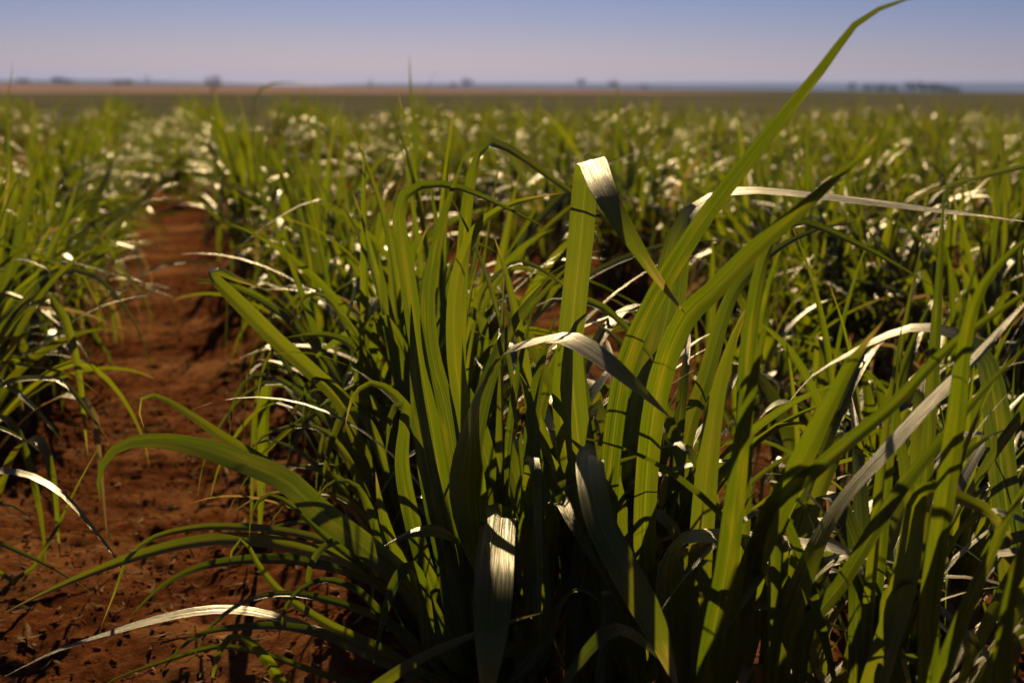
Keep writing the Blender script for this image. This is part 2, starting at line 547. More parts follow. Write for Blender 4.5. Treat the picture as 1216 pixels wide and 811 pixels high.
def add_shoot(plant, base_local, top_local, leaves, r, labels=None):
    """shoot (stem mesh, part) with each leaf a mesh of its own (sub-part)"""
    b = Buf(); V, F, UV = stem_geo(base_local - np.array([0, 0, 0.03]), top_local, 0.012, 0.007)
    b.add(V, F, UV, r.random(), 0)
    so = link("shoot", b.mesh("shoot", M_STEM), plant)
    for i, (V, F, UV, tone, dry) in enumerate(leaves):
        lb = Buf(); lb.add(V, F, UV, tone, dry)
        lo = link("leaf", lb.mesh("leaf", M_LEAF), so)
        if labels and labels[i]: lo["label"] = labels[i]
        elif dry > 0.5: lo["label"] = "dry straw coloured leaf"
    return so

# ------------------------------------------------------------------ the clumps in front, leaf by leaf
# each leaf: picture path from the stalk outwards, width in picture pixels, depth at start and at tip,
# how far its upper side turns to the sky (0 faces the viewer, 1 lies flat)
PLANTS = {
    "P1": ((602, 836), "broad clump beside the red furrow with many leaves arching out over bare soil"),
    "P2": ((742, 868), "upright broad-leaved clump with a tall leaf folded over sharply at its top"),
    "P3": ((892, 940), "clump with the tallest leaves of all, two reaching up past the canopy"),
    "P4": ((1075, 1040), "clump with long leaves crossing one another and a pale blade folded at its top"),
    "P5": ((500, 706), "clump just behind the furrow-side broad clump, leaves bowing over the soil"),
}
PLANTS["P6"] = ((-40, 452), "clump across the bare red furrow with slender leaves arching over its edge")
PLANTS["P7"] = ((-120, 600), "clump across the bare red furrow, its low leaves drooping onto the soil")
H = []
def hero(pl, pts, w, d0, d1, k=0.35, k1=None, tone=None, dry=0.0, label=None, taper=0.55, base=0.5):
    H.append(dict(pl=pl, pts=pts, w=w, d0=d0, d1=d1, k=k, k1=k if k1 is None else k1, tone=tone, dry=dry, label=label, taper=taper, base=base))

# --- P1: shining folded blade, left fold, erect blades
hero("P1", [(612, 760, .08), (606, 680, .09), (600, 632, .08), (594, 613, .02), (590, 640, -.13), (587, 680, -.25), (584, 730, -.31), (580, 800, -.33), (575, 850, -.33)], 40, 2.02, 2.02, .25,
     label="leaf folded over, hanging down and shining white", taper=.8, base=.8)
hero("P1", [(562, 790), (556, 710), (544, 650), (540, 636, -.03), (522, 628, -.06), (490, 632, -.08), (456, 648, -.09)], 40, 2.02, 1.98, .45, taper=.62, base=.8)
hero("P1", [(535, 640), (510, 488), (494, 401), (483, 326), (475, 271), (477, 239), (494, 223), (534, 221), (570, 233), (617, 255), (656, 275)], 20, 2.06, 2.0, .5)
hero("P1", [(548, 600), (530, 488), (512, 417), (508, 358), (514, 310), (526, 259), (542, 212), (553, 180)], 30, 2.05, 2.0, .1)
hero("P1", [(566, 620), (550, 496), (540, 417), (541, 346), (550, 306), (570, 267), (601, 245), (637, 235), (672, 229)], 20, 2.08, 2.1, .35)
hero("P1", [(578, 700), (556, 600), (560, 520), (577, 456), (601, 421), (633, 409), (672, 402), (708, 421), (747, 452), (797, 497)], 46, 1.98, 1.70, .78,
     label="leaf bowed over and shining white along its back", taper=.7)
hero("P1", [(552, 770), (528, 660), (508, 560), (495, 470), (490, 400), (488, 360)], 34, 2.0, 2.0, .05)
hero("P1", [(588, 780), (560, 640), (560, 540), (580, 450), (612, 380), (655, 325)], 34, 1.97, 2.2, .1)
hero("P1", [(640, 760), (634, 600), (632, 500), (645, 420), (662, 370)], 32, 1.97, 2.1, .1)
hero("P1", [(625, 720), (621, 650), (645, 595), (715, 558), (775, 538), (806, 531)], 24, 1.98, 1.92, .5, tone=0.0)
hero("P1", [(640, 790, .06), (650, 660, .06), (664, 598), (680, 622, -.1), (717, 685, -.12), (735, 720, -.12)], 28, 2.0, 1.95, .25)
hero("P1", [(520, 790), (500, 720), (470, 660), (452, 600), (446, 560)], 30, 2.0, 2.0, .15)
hero("P1", [(585, 800), (545, 700), (520, 600), (500, 520), (470, 470), (440, 455), (420, 470), (410, 505)], 26, 2.02, 2.05, .4)
# arching out over the furrow
hero("P1", [(545, 790), (490, 700), (418, 637), (378, 606), (338, 570), (285, 548), (231, 530), (178, 523), (142, 530), (125, 546), (117, 566), (119, 596)], 31, 1.98, 1.92, .35, taper=.6,
     label="long leaf arching far out over the soil")
hero("P1", [(520, 770), (470, 690), (405, 625), (345, 572), (303, 543), (267, 521), (222, 490), (191, 472), (173, 469), (165, 483), (171, 508)], 17, 2.08, 2.12, .35)
hero("P1", [(545, 800), (480, 706), (418, 668), (369, 655), (320, 644), (267, 641), (222, 646), (169, 659), (107, 681), (53, 704), (0, 730)], 20, 2.0, 1.95, .5)
hero("P1", [(540, 790), (470, 690), (400, 648), (356, 634), (285, 626), (240, 626), (191, 635), (169, 646), (151, 664), (138, 699), (120, 744)], 12, 2.02, 1.95, .5)
hero("P1", [(530, 800), (460, 700), (374, 668), (311, 664), (262, 668), (227, 677), (191, 697), (151, 735)], 16, 2.05, 2.0, .4, tone=0.0)
hero("P1", [(560, 830), (480, 795), (418, 766), (369, 748), (311, 730), (267, 725), (222, 729), (169, 741), (116, 757), (58, 777), (5, 803)], 22, 1.95, 1.85, .85)
hero("P1", [(550, 830), (440, 778), (380, 752), (330, 743), (285, 745), (240, 752), (209, 775), (187, 806)], 15, 1.9, 1.82, .45)
hero("P1", [(520, 835), (383, 801), (320, 779), (262, 768), (200, 784), (129, 810), (90, 840)], 9, 1.9, 1.85, .5)
hero("P1", [(470, 850), (345, 822), (315, 782), (288, 758), (270, 759), (257, 785), (247, 835)], 24, 1.9, 1.8, .3, tone=.9)
hero("P1", [(520, 790), (450, 658), (418, 641), (392, 645), (372, 665), (364, 700), (360, 735)], 15, 2.0, 1.95, .55)
hero("P1", [(430, 830), (490, 786), (540, 762), (608, 737), (645, 727)], 17, 1.72, 1.70, .35, label="leaf with a brown withered tip")
hero("P1", [(520, 800), (500, 700), (487, 672), (470, 690), (455, 735), (443, 790)], 18, 1.95, 1.85, .3)
# --- P5
hero("P5", [(480, 640), (440, 530), (400, 471), (366, 439), (325, 402), (285, 362), (257, 335), (246, 326), (252, 319), (282, 331), (316, 344)], 28, 2.35, 2.25, .30, tone=.8, taper=.75)
hero("P5", [(485, 640), (445, 530), (400, 462), (377, 447), (366, 455), (361, 482), (360, 500)], 18, 2.35, 2.3, .4)
hero("P5", [(490, 640), (460, 560), (430, 493), (412, 487), (400, 508), (388, 546), (378, 592)], 15, 2.3, 2.2, .4)
hero("P5", [(495, 640), (475, 540), (450, 470), (430, 420), (398, 400), (365, 398), (335, 402)], 18, 2.45, 2.4, .4)
hero("P5", [(480, 660), (430, 590), (380, 560), (330, 552), (290, 560)], 12, 2.4, 2.35, .6)
hero("P5", [(470, 670), (410, 600), (360, 585), (310, 590), (270, 612)], 12, 2.4, 2.3, .6, dry=.6)
hero("P5", [(505, 620), (490, 500), (470, 420), (455, 340), (450, 300)], 22, 2.5, 2.5, .1)
hero("P5", [(515, 620), (520, 480), (525, 400), (540, 330), (565, 290), (590, 300)], 20, 2.55, 2.5, .3)
hero("P5", [(560, 560), (555, 430), (572, 350), (592, 327), (615, 312), (645, 322), (680, 348)], 24, 2.6, 2.45, .6)
hero("P5", [(480, 690), (430, 610), (390, 568), (350, 533), (310, 524), (283, 548)], 11, 2.35, 2.3, .5)
hero("P5", [(480, 690), (440, 620), (400, 590), (370, 586), (335, 604), (312, 640)], 13, 2.3, 2.2, .7)
hero("P5", [(470, 690), (420, 560), (385, 512), (345, 507), (310, 520), (280, 560)], 13, 2.3, 2.2, .6)
hero("P5", [(490, 680), (440, 640), (390, 625), (340, 622), (300, 640), (270, 670)], 10, 2.25, 2.15, .6)
hero("P5", [(500, 640), (450, 460), (415, 390), (385, 352), (362, 352), (345, 385)], 15, 2.6, 2.5, .5)
hero("P1", [(520, 800), (460, 740), (420, 700), (380, 690), (345, 712), (330, 760)], 14, 1.95, 1.88, .6)
hero("P1", [(520, 810), (470, 700), (440, 610), (420, 575), (395, 572), (370, 600)], 16, 2.0, 1.95, .5)
hero("P1", [(560, 800), (520, 720), (478, 560), (480, 500), (476, 478), (466, 488), (458, 540)], 20, 2.05, 1.98, .4)
hero("P1", [(540, 810), (470, 745), (400, 716), (340, 705), (290, 715), (250, 745), (225, 790)], 13, 1.95, 1.85, .6, tone=.2)
hero("P1", [(540, 820), (450, 770), (390, 742), (330, 700), (300, 660), (290, 640), (278, 648), (270, 690)], 13, 1.92, 1.9, .4)
hero("P1", [(530, 800), (450, 690), (390, 640), (345, 600), (318, 588), (300, 606), (296, 640)], 15, 2.0, 1.95, .5, tone=.15)
hero("P5", [(480, 680), (420, 540), (370, 480), (330, 450), (300, 446), (280, 470), (272, 520)], 12, 2.35, 2.25, .5)
hero("P5", [(480, 670), (410, 500), (360, 425), (330, 412), (312, 440), (304, 490)], 9, 2.4, 2.3, .4)
hero("P1", [(600, 820), (650, 760), (668, 716), (690, 700), (720, 720)], 16, 1.95, 1.85, .5)
# --- P2
hero("P2", [(722, 760), (695, 600), (684, 496), (677, 417), (682, 358), (690, 279), (694, 230), (697, 200, .02), (702, 190, -.06), (713, 217, -.2), (733, 256, -.26), (759, 298, -.28), (783, 334, -.28), (814, 373, -.28)], 30, 2.05, 2.02, .12,
     label="tall leaf folded over sharply at the top, fold shining", taper=.75, base=.8)
hero("P2", [(750, 790), (740, 670), (724, 580), (715, 553, -.02), (702, 541, -.09), (703, 575, -.2), (715, 625, -.27), (735, 664, -.3), (780, 750, -.32), (806, 820, -.32)], 31, 2.0, 1.98, .22, taper=.85, base=.8, label="leaf folded over forwards with a pale bright fold")
hero("P2", [(770, 800), (757, 620), (766, 470), (792, 377), (804, 298), (819, 256), (855, 233), (879, 228), (922, 229), (1017, 239), (1115, 251), (1214, 263), (1240, 268)], 42, 2.08, 1.95, .8, taper=.45,
     label="leaf bent over level, shining along its upper edge")
hero("P2", [(735, 780), (722, 640), (728, 520), (745, 425), (780, 350), (798, 318), (839, 255), (890, 188), (945, 120), (985, 70), (1015, 30), (1060, 4), (1110, -6)], 25, 1.98, 1.45, .05, taper=.45,
     label="tallest leaf, reaching up into the sky")
hero("P2", [(775, 800), (765, 640), (780, 470), (812, 381), (851, 342), (898, 294), (954, 247), (1001, 204), (1060, 165)], 42, 1.98, 1.40, .08, taper=.5)
hero("P2", [(742, 800), (750, 640), (748, 520), (760, 430), (775, 380)], 36, 2.05, 2.1, .05)
hero("P2", [(700, 800), (698, 690), (664, 480), (668, 420), (676, 374), (700, 358), (735, 381), (770, 420), (797, 458)], 24, 2.15, 2.0, .5)
hero("P2", [(760, 830), (742, 760), (728, 715), (722, 701), (719, 745), (711, 800), (706, 840)], 18, 1.9, 1.8, .1)
hero("P2", [(690, 800), (700, 700), (680, 600), (650, 540), (625, 512), (605, 520)], 16, 2.1, 2.05, .4)
hero("P2", [(812, 840), (803, 780), (797, 690), (801, 650), (815, 636), (845, 634), (882, 637), (919, 642), (976, 647), (1025, 660), (1072, 670)], 38, 1.86, 1.70, .78, taper=.6,
     label="leaf bent level, striped with bright reflections")
hero("P2", [(780, 820), (800, 640), (815, 520), (838, 450), (870, 350), (910, 306), (938, 287), (977, 271), (1021, 263)], 20, 2.1, 2.2, .55)
hero("P2", [(720, 780), (712, 640), (700, 540), (690, 480), (660, 440)], 30, 2.1, 2.15, .1)
hero("P2", [(560, 560), (548, 340), (562, 205), (578, 171), (606, 178), (658, 215), (718, 255), (775, 302)], 16, 2.3, 2.0, .4)
# --- P3
hero("P3", [(858, 850), (882, 704), (915, 623), (960, 530), (985, 480), (1015, 425), (1050, 380)], 44, 1.75, 1.42, .05)
hero("P3", [(838, 850), (841, 786), (862, 676), (874, 582), (882, 513), (897, 440), (912, 370)], 38, 1.70, 1.45, .05)
hero("P3", [(880, 850), (890, 700), (915, 602), (960, 566), (1008, 525), (1062, 480), (1130, 410), (1216, 350), (1265, 318)], 27, 1.72, 1.40, .2)
hero("P3", [(918, 860), (923, 786), (951, 692), (976, 631), (1004, 586), (1045, 541), (1102, 480), (1150, 432), (1205, 372), (1245, 330)], 36, 1.75, 1.5, .72, label="long leaf slanting up with a bright silvery face")
hero("P3", [(900, 860), (872, 760), (880, 726), (895, 720), (943, 725), (984, 741), (1037, 758)], 15, 1.75, 1.7, .6)
hero("P3", [(945, 850), (958, 750), (1000, 692), (1025, 651), (1066, 586), (1119, 521), (1180, 450), (1230, 400)], 27, 1.7, 1.45, .25, tone=0)
hero("P3", [(838, 840), (830, 720), (836, 600), (850, 480), (872, 400), (895, 350)], 40, 1.85, 1.9, .05)
hero("P3", [(880, 800), (882, 600), (890, 400), (915, 290), (945, 265), (1017, 290), (1115, 344)], 20, 1.8, 1.6, .5)
hero("P3", [(915, 830), (945, 700), (980, 636), (1017, 602), (1056, 586), (1085, 596)], 13, 1.85, 1.9, .7)
# --- P4
hero("P4", [(1030, 850), (1045, 790), (1068, 715), (1084, 640), (1093, 598), (1108, 583, -.03), (1140, 592, -.07), (1178, 611, -.1), (1205, 645, -.1)], 44, 1.62, 1.6, .12, taper=.6, base=.8, tone=.8)
hero("P4", [(1098, 860), (1104, 720), (1123, 582), (1135, 500), (1143, 425), (1153, 375), (1170, 335), (1200, 300), (1245, 265)], 36, 1.58, 1.35, .05)
hero("P4", [(1200, 760), (1190, 560), (1165, 420), (1130, 396), (1092, 389), (1050, 400), (1000, 425), (965, 446), (932, 483)], 34, 1.75, 1.9, .8,
     label="leaf bowed over backwards with a bright streaked back")
hero("P4", [(1105, 860), (1119, 802), (1139, 745), (1168, 676), (1204, 602), (1240, 540)], 28, 1.5, 1.4, .1)
hero("P4", [(1186, 860), (1190, 790), (1197, 725), (1213, 655), (1235, 580)], 34, 1.4, 1.3, .05, tone=0)
hero("P4", [(1300, 520), (1310, 250), (1275, 188), (1216, 198), (1135, 219), (1055, 245)], 24, 1.5, 1.35, .3)
hero("P4", [(1075, 860), (1060, 800), (1052, 740), (1058, 700), (1085, 690), (1130, 705)], 18, 1.65, 1.6, .4)
hero("P4", [(1120, 850), (1100, 700), (1075, 560), (1062, 460), (1075, 400)], 24, 1.7, 1.8, .1)

# --- P6, P7: across the furrow
hero("P6", [(-30, 420), (-25, 360), (0, 347), (24, 353), (61, 378), (90, 404), (108, 430)], 15, 3.3, 3.1, .7)
hero("P6", [(-20, 400), (20, 330), (60, 312), (81, 310), (138, 326), (212, 355)], 11, 3.4, 3.3, .6)
hero("P6", [(-20, 400), (40, 330), (80, 318), (98, 329), (112, 355), (126, 384)], 13, 3.4, 3.3, .3)
hero("P6", [(-40, 400), (-20, 330), (10, 312), (30, 309), (60, 322), (80, 350)], 15, 3.3, 3.1, .8)
hero("P6", [(-30, 420), (20, 398), (61, 398), (95, 412), (130, 433)], 8, 3.2, 3.1, .6)
hero("P6", [(-30, 420), (10, 330), (30, 250), (45, 200), (52, 160)], 20, 3.4, 3.4, .1)
hero("P6", [(-40, 420), (-10, 330), (5, 250), (12, 190)], 20, 3.4, 3.4, .1)
hero("P6", [(-20, 420), (40, 340), (75, 270), (100, 238), (128, 236), (150, 262)], 16, 3.45, 3.4, .5)
hero("P6", [(-30, 430), (30, 420), (90, 425), (130, 450), (150, 480)], 9, 3.2, 3.1, .6)
hero("P7", [(-90, 560), (-40, 490), (10, 455), (49, 450), (76, 455), (102, 486), (135, 532)], 14, 2.7, 2.5, .6)
hero("P7", [(-90, 570), (-50, 590), (-15, 562), (13, 560), (44, 568), (80, 592), (111, 628), (138, 663), (152, 692)], 15, 2.4, 2.15, .6, label="slender leaf arching over with a bright back")
hero("P7", [(-90, 590), (-40, 625), (0, 645), (50, 668), (89, 690), (120, 712)], 11, 2.35, 2.2, .4)
hero("P7", [(-90, 560), (-40, 500), (0, 508), (35, 526), (60, 548)], 11, 2.6, 2.5, .5)
hero("P7", [(-90, 570), (-40, 590), (0, 598), (22, 604), (42, 620)], 15, 2.4, 2.3, .3)
hero("P7", [(-90, 570), (-30, 450), (0, 432), (40, 436), (85, 446), (120, 470)], 8, 2.8, 2.7, .5)
hero("P7", [(-80, 600), (20, 690), (60, 640), (90, 580), (112, 540), (124, 520)], 9, 2.3, 2.4, .2)

CAMP = MW[:3, 3]
def hero_geo(h, base3):
    n_pts = len(h["pts"])
    P = []
    for i, p in enumerate(h["pts"]):
        t = i / (n_pts - 1)
        d = h["d0"] + (h["d1"] - h["d0"]) * t + (p[2] if len(p) > 2 else 0)
        q = unproject(p[0], p[1], d)
        tries = 0
        while q[2] < float(ground_z(q[0], q[1])) + 0.03 and tries < 30:
            d *= 0.97; q = unproject(p[0], p[1], d); tries += 1
        P.append(q)
    P = np.array(P)
    start = base3 + np.array([0, 0, 0.05])
    if np.linalg.norm(P[0] - start) > 0.06:
        mid = start * 0.5 + P[0] * 0.5
        mid[:2] = start[:2] * 0.6 + P[0][:2] * 0.4
        P = np.vstack([start, mid, P])
    C, Ltot = resample(P, 34)
    T = norm_rows(np.gradient(C, axis=0))
    view = norm_rows(C - CAMP)
    v = np.linspace(0, 1, len(C))
    k = (h["k"] + (h["k1"] - h["k"]) * v)[:, None]
    nd = norm_rows((1 - k) * (-view) + k * np.array([[0, 0, 1.0]]))
    side = np.cross(T, nd)
    side = norm_rows(side)
    for i in range(1, len(side)):
        if side[i] @ side[i - 1] < 0: side[i] *= -1
    for _ in range(3):
        s2 = side.copy(); s2[1:-1] = side[:-2] + side[1:-1] * 2 + side[2:]
        side = norm_rows(s2)
    dm = (h["d0"] + h["d1"]) / 2
    wk = 1.0 if h["w"] < 24 or h["label"] else 0.70
    half = wk * h["w"] / FPX * dm * 0.5 * blade_profile(v, h["base"] * 0.8, h["taper"], 1.7)
    r = rnd
    tone = h["tone"] if h["tone"] is not None else r.uniform(0.1, 0.9)
    V, F, UV = ribbon(C, side, half, 7, 0.10 if h["label"] else r.uniform(0.18, 0.5), 0.07, r.uniform(0, 6))
    return V, F, UV, tone, h["dry"]

LIT = []          # points on the sunlit folds; loose leaves between them and the sun are thinned out
for h in H:
    if h["label"] and "shining" in h["label"] or h["label"] and "bright" in h["label"]:
        m = len(h["pts"])
        for i, p in enumerate(h["pts"]):
            if i >= m * 0.35:
                LIT.append(unproject(p[0], p[1], h["d0"] + (h["d1"] - h["d0"]) * i / (m - 1) + (p[2] if len(p) > 2 else 0)))
LIT = np.array(LIT); SUNV = np.array(to_sun)
def shades(V):
    for q in LIT:
        w = V - q
        a = w @ SUNV
        dist = np.linalg.norm(w - a[:, None] * SUNV, axis=1)
        if np.any((a > 0.03) & (dist < 0.022)): return True
    return False

HERO_POS = []
def build_heroes():
    for key, (px, label) in PLANTS.items():
        base, _ = ground_hit(*px)
        HERO_POS.append(base)
        plant = empty("sugarcane_plant", base)
        tag(plant, "sugarcane " + label, "sugarcane", "sugarcane clumps along the field rows")
        mine = [h for h in H if h["pl"] == key]
        per = 4
        for s in range(0, len(mine), per):
            part = mine[s:s + per]
            a = rnd.uniform(0, math.tau); rad = rnd.uniform(0.01, 0.055)
            b3 = base + np.array([math.cos(a) * rad, math.sin(a) * rad, 0])
            lv = []
            for h in part:
                V, F, UV, tone, dry = hero_geo(h, b3)
                lv.append((V - base, F, UV, tone, dry))
            add_shoot(plant, b3 - base, b3 - base + np.array([0, 0, 0.13]), lv, rnd, [h["label"] for h in part])
        # inner shoots that fill the clump
        for s in range(10 if key in ("P1", "P2", "P5") else (2 if key == "P7" else 7)):
            a = rnd.uniform(0, math.tau); rad = rnd.uniform(0.02, 0.09)
            b3 = np.array([math.cos(a) * rad, abs(math.sin(a)) * rad + rnd.uniform(-0.02, 0.10), 0])
            lv, top = shoot_leaves(rnd, b3, a * 0.3 - 0.4, rnd.uniform(0.05, 0.25), 0.92, 20, 5)
            lv = [x for x in lv if keep(x[0] + base, 1.55) and not shades(x[0] + base)]
            add_shoot(plant, b3, top, lv, rnd)

def keep(V, dmin):
    """leaves that would hang right in front of the lens are left out"""
    for p in V[::5]:
        x, y, d = project(p)
        if d < dmin and d > 0.05 and -150 < x < 1370 and -150 < y < 960:
            return False
        if abs(d) <= 0.3 and np.linalg.norm(p - CAMP) < 0.5:
            return False
    return True
build_heroes()

# ------------------------------------------------------------------ the rows behind
ORD = ["first", "second", "third", "fourth", "fifth", "sixth", "seventh", "eighth", "ninth", "tenth"]
ROWW = {2: "third", 3: "fourth", 4: "fifth", 5: "sixth", 6: "seventh", 7: "eighth"}
count = {}
def row_tag(o, k):
    """which clump it is: its row, and its number along the row from a clump one can find"""
    i = count.get(k, 0); count[k] = i + 1
    if k == 99:
        lab, grp = "small sugarcane clump growing inside the red furrow and closing its far end", "small clumps inside the furrow"
    elif k == 98:
        lab = "low sugarcane clump between the two rows, " + ORD[i] + " on from the clump of crossing leaves"; grp = "low clumps between the rows"
    elif k == 0:
        grp = "clumps in the furrow-side row"
        lab = ("sugarcane clump, " + ORD[i] + " behind the broad clumps along the furrow-side row") if i < 10 else "sugarcane clump in the furrow-side row, past the tenth behind the broad clumps"
    elif k == -1:
        grp = "clumps in the row across the furrow"
        lab = ("sugarcane clump across the red furrow, " + ORD[i] + " along its row from the near end") if i < 10 else "sugarcane clump in the row across the red furrow, past the tenth"
    elif k == 1:
        grp = "clumps in the second row"
        lab = ("sugarcane clump, " + ORD[i] + " along the next row on from the broad clumps' row") if i < 10 else "sugarcane clump past the tenth in the next row on from the broad clumps' row"
    elif k < -1:
        grp, lab = "clumps in the rows past the furrow", "sugarcane clump in the rows past the one across the red furrow"
    elif k in ROWW:
        grp, lab = "clumps in the " + ROWW[k] + " row", "sugarcane clump in the " + ROWW[k] + " row on the broad clumps' side of the furrow"
    else:
        grp, lab = "clumps past the eighth row", "sugarcane clump past the eighth row on the broad clumps' side of the furrow"
    tag(o, lab, "sugarcane", grp)

spots = []
for k in range(-8, 16):
    off0 = ROW1 + k * SPACING + (0.29 if k < 0 else (-0.05 if k == 0 else 0))
    s = 0.2 + rnd.random() * 0.3
    while s < 34:
        off = off0 + rnd.gauss(0, 0.07)
        x, y = off * ROW_N + s * ROW_D
        if rnd.random() > 0.05 and y > 0.4 and y < edge_y(x) + rnd.uniform(-1, 0.4):
            spots.append((k, float(x), float(y), rnd.uniform(0.84, 1.10)))
        s += rnd.uniform(0.24, 0.40)

for _ in range(22):
    s = rnd.uniform(11.5, 24); off = rnd.uniform(-0.40, 0.25)
    x, y = off * ROW_N + s * ROW_D
    spots.append((99, float(x), float(y), rnd.uniform(0.7, 0.95)))
for q in ((1010, 660), (875, 560), (1150, 730), (1120, 590), (960, 500)):
    g, _ = ground_hit(*q)
    spots.append((98, float(g[0]), float(g[1]), rnd.uniform(0.72, 0.9)))

def in_view(x, y, margin):
    px, py, d = project(np.array([x, y, 0.4]))
    return d > 0.5 and -margin * FPX / max(d, .5) < px < 1216 + margin * FPX / max(d, .5)

def near_hero(x, y, rad):
    return any(math.hypot(x - p[0], y - p[1]) < rad for p in HERO_POS)

vis = []
for k, x, y, sc in spots:
    px, py, d = project(np.array([x, y, 0.0]))
    if not in_view(x, y, 0.75): continue
    if k == 0 and (y < 2.0 or near_hero(x, y, 0.24)): continue
    if k == -1 and (y < 2.5 or near_hero(x, y, 0.22)): continue
    if 1 <= k < 90 and d < 1.9: continue
    vis.append((math.hypot(x, y), k, x, y, sc, px))
vis.sort()
NEAR = 7.5
FARPROTO = []

def build_near(dist, k, x, y, sc, tall=None):
    z = float(ground_z(x, y))
    base = np.array([x, y, z])
    plant = empty("sugarcane_plant", base)
    row_tag(plant, k)
    n, cols = (18, 5) if dist < 4 else (12, 3)
    r = random.Random(int(x * 1000) * 7919 + int(y * 1000))
    shoots = r.randint(6, 8)
    for s in range(shoots):
        a = r.uniform(0, math.tau); rad = abs(r.gauss(0, 0.07)) + 0.01
        b3 = np.array([math.cos(a) * rad, math.sin(a) * rad, 0])
        lv, top = shoot_leaves(r, b3, a, r.uniform(0.05, 0.50), sc, n, cols)
        if dist < 3.2: lv = [q for q in lv if keep(q[0] + base, 1.3 if k < 0 else 1.6)]
        if dist < 4: lv = [q for q in lv if not shades(q[0] + base)]
        if tall and s == 0: lv.append(tall_leaf(tall, base, project(base)[2]))
        add_shoot(plant, b3, top, lv, r)

def plant_buf(r, sc, n=9, cols=3, shoots=None, loc=(0, 0, 0), buf=None):
    b = buf or Buf()
    loc = np.array(loc, float)
    for s in range(shoots or r.randint(6, 8)):
        a = r.uniform(0, math.tau); rad = abs(r.gauss(0, 0.08)) + 0.01
        b3 = np.array([math.cos(a) * rad, math.sin(a) * rad, 0])
        lv, top = shoot_leaves(r, b3, a, r.uniform(0.05, 0.38), sc, n, cols)
        for V, F, UV, tone, dry in lv:
            b.add(V + loc, F, UV, tone, dry)
    return b

for i in range(16):
    FARPROTO.append(plant_buf(random.Random(900 + i), 1.0).mesh("sugarcane_plant", M_LEAF))

TALL = [([(492, 190), (489, 130), (487, 95), (486, 64)], 10), ([(300, 130), (304, 112), (318, 101), (340, 98), (362, 99)], 7), ([(734, 190), (734, 130), (733, 105), (730, 88)], 8),
        ([(10, 150), (10, 110), (14, 88), (15, 72)], 7), ([(377, 150), (375, 115), (374, 97)], 6), ([(255, 160), (256, 125), (254, 100)], 7), ([(585, 140), (583, 115), (582, 105)], 5),
        ([(876, 150), (874, 125), (873, 110)], 6), ([(60, 150), (66, 130), (88, 112)], 5), ([(748, 150), (747, 120), (742, 102)], 6), ([(498, 130), (505, 108), (520, 82)], 4), ([(1190, 170), (1185, 130), (1192, 112)], 6)]
def tall_leaf(t, base, depth):
    pts, w = t
    P = [base + np.array([0, 0, 0.08])] + [unproject(x, y, depth) for x, y in pts]
    C, _ = resample(P, 22)
    v = np.linspace(0, 1, 22)
    flat = abs(pts[-1][0] - pts[0][0]) > 40
    side = np.tile([[0.1, 0.35, 0.9]] if flat else [[1.0, 0.25, 0.0]], (22, 1))
    V, F, UV = ribbon(C, side, w / FPX * depth * 0.5 * blade_profile(v, .7, .45, 1.3), 3, .4, 0, 0)
    return V - base, F, UV, 0.4, 0.0
TALL_AT = {}
for ti, t in enumerate(TALL):
    best = None
    for vi, (dist, k, x, y, sc, px) in enumerate(vis):
        if 4.2 < dist < 7.3 and vi not in TALL_AT:
            sc_ = abs(px - t[0][0][0])
            if best is None or sc_ < best[0]: best = (sc_, vi)
    if best: TALL_AT[best[1]] = t

single = 0
rest = Buf()
n_near = 0
for vi, (dist, k, x, y, sc, px) in enumerate(vis):
    if dist < NEAR:
        build_near(dist, k, x, y, sc, TALL_AT.get(vi)); n_near += 1; single += 1
    elif single < 294:
        o = link("sugarcane_plant", FARPROTO[rnd.randrange(16)], None, (x, y, float(ground_z(x, y)) - 0.01))
        o.rotation_euler = (0, 0, rnd.uniform(0, math.tau))
        o.scale = (sc, sc, sc * rnd.uniform(0.78, 1.0))
        row_tag(o, k)
        single += 1
    else:
        plant_buf(random.Random(int(x * 977 + y * 131)), sc, 6, 3, 6, (x, y, float(ground_z(x, y)) - 0.01), rest)
if rest.n:
    tag(link("cane_stand", rest.mesh("cane_stand", M_LEAF)), "mass of cane leaves at the far edge of the field", "sugarcane", None, "stuff")
print("plants: near", n_near, "single", single, "of", len(vis))

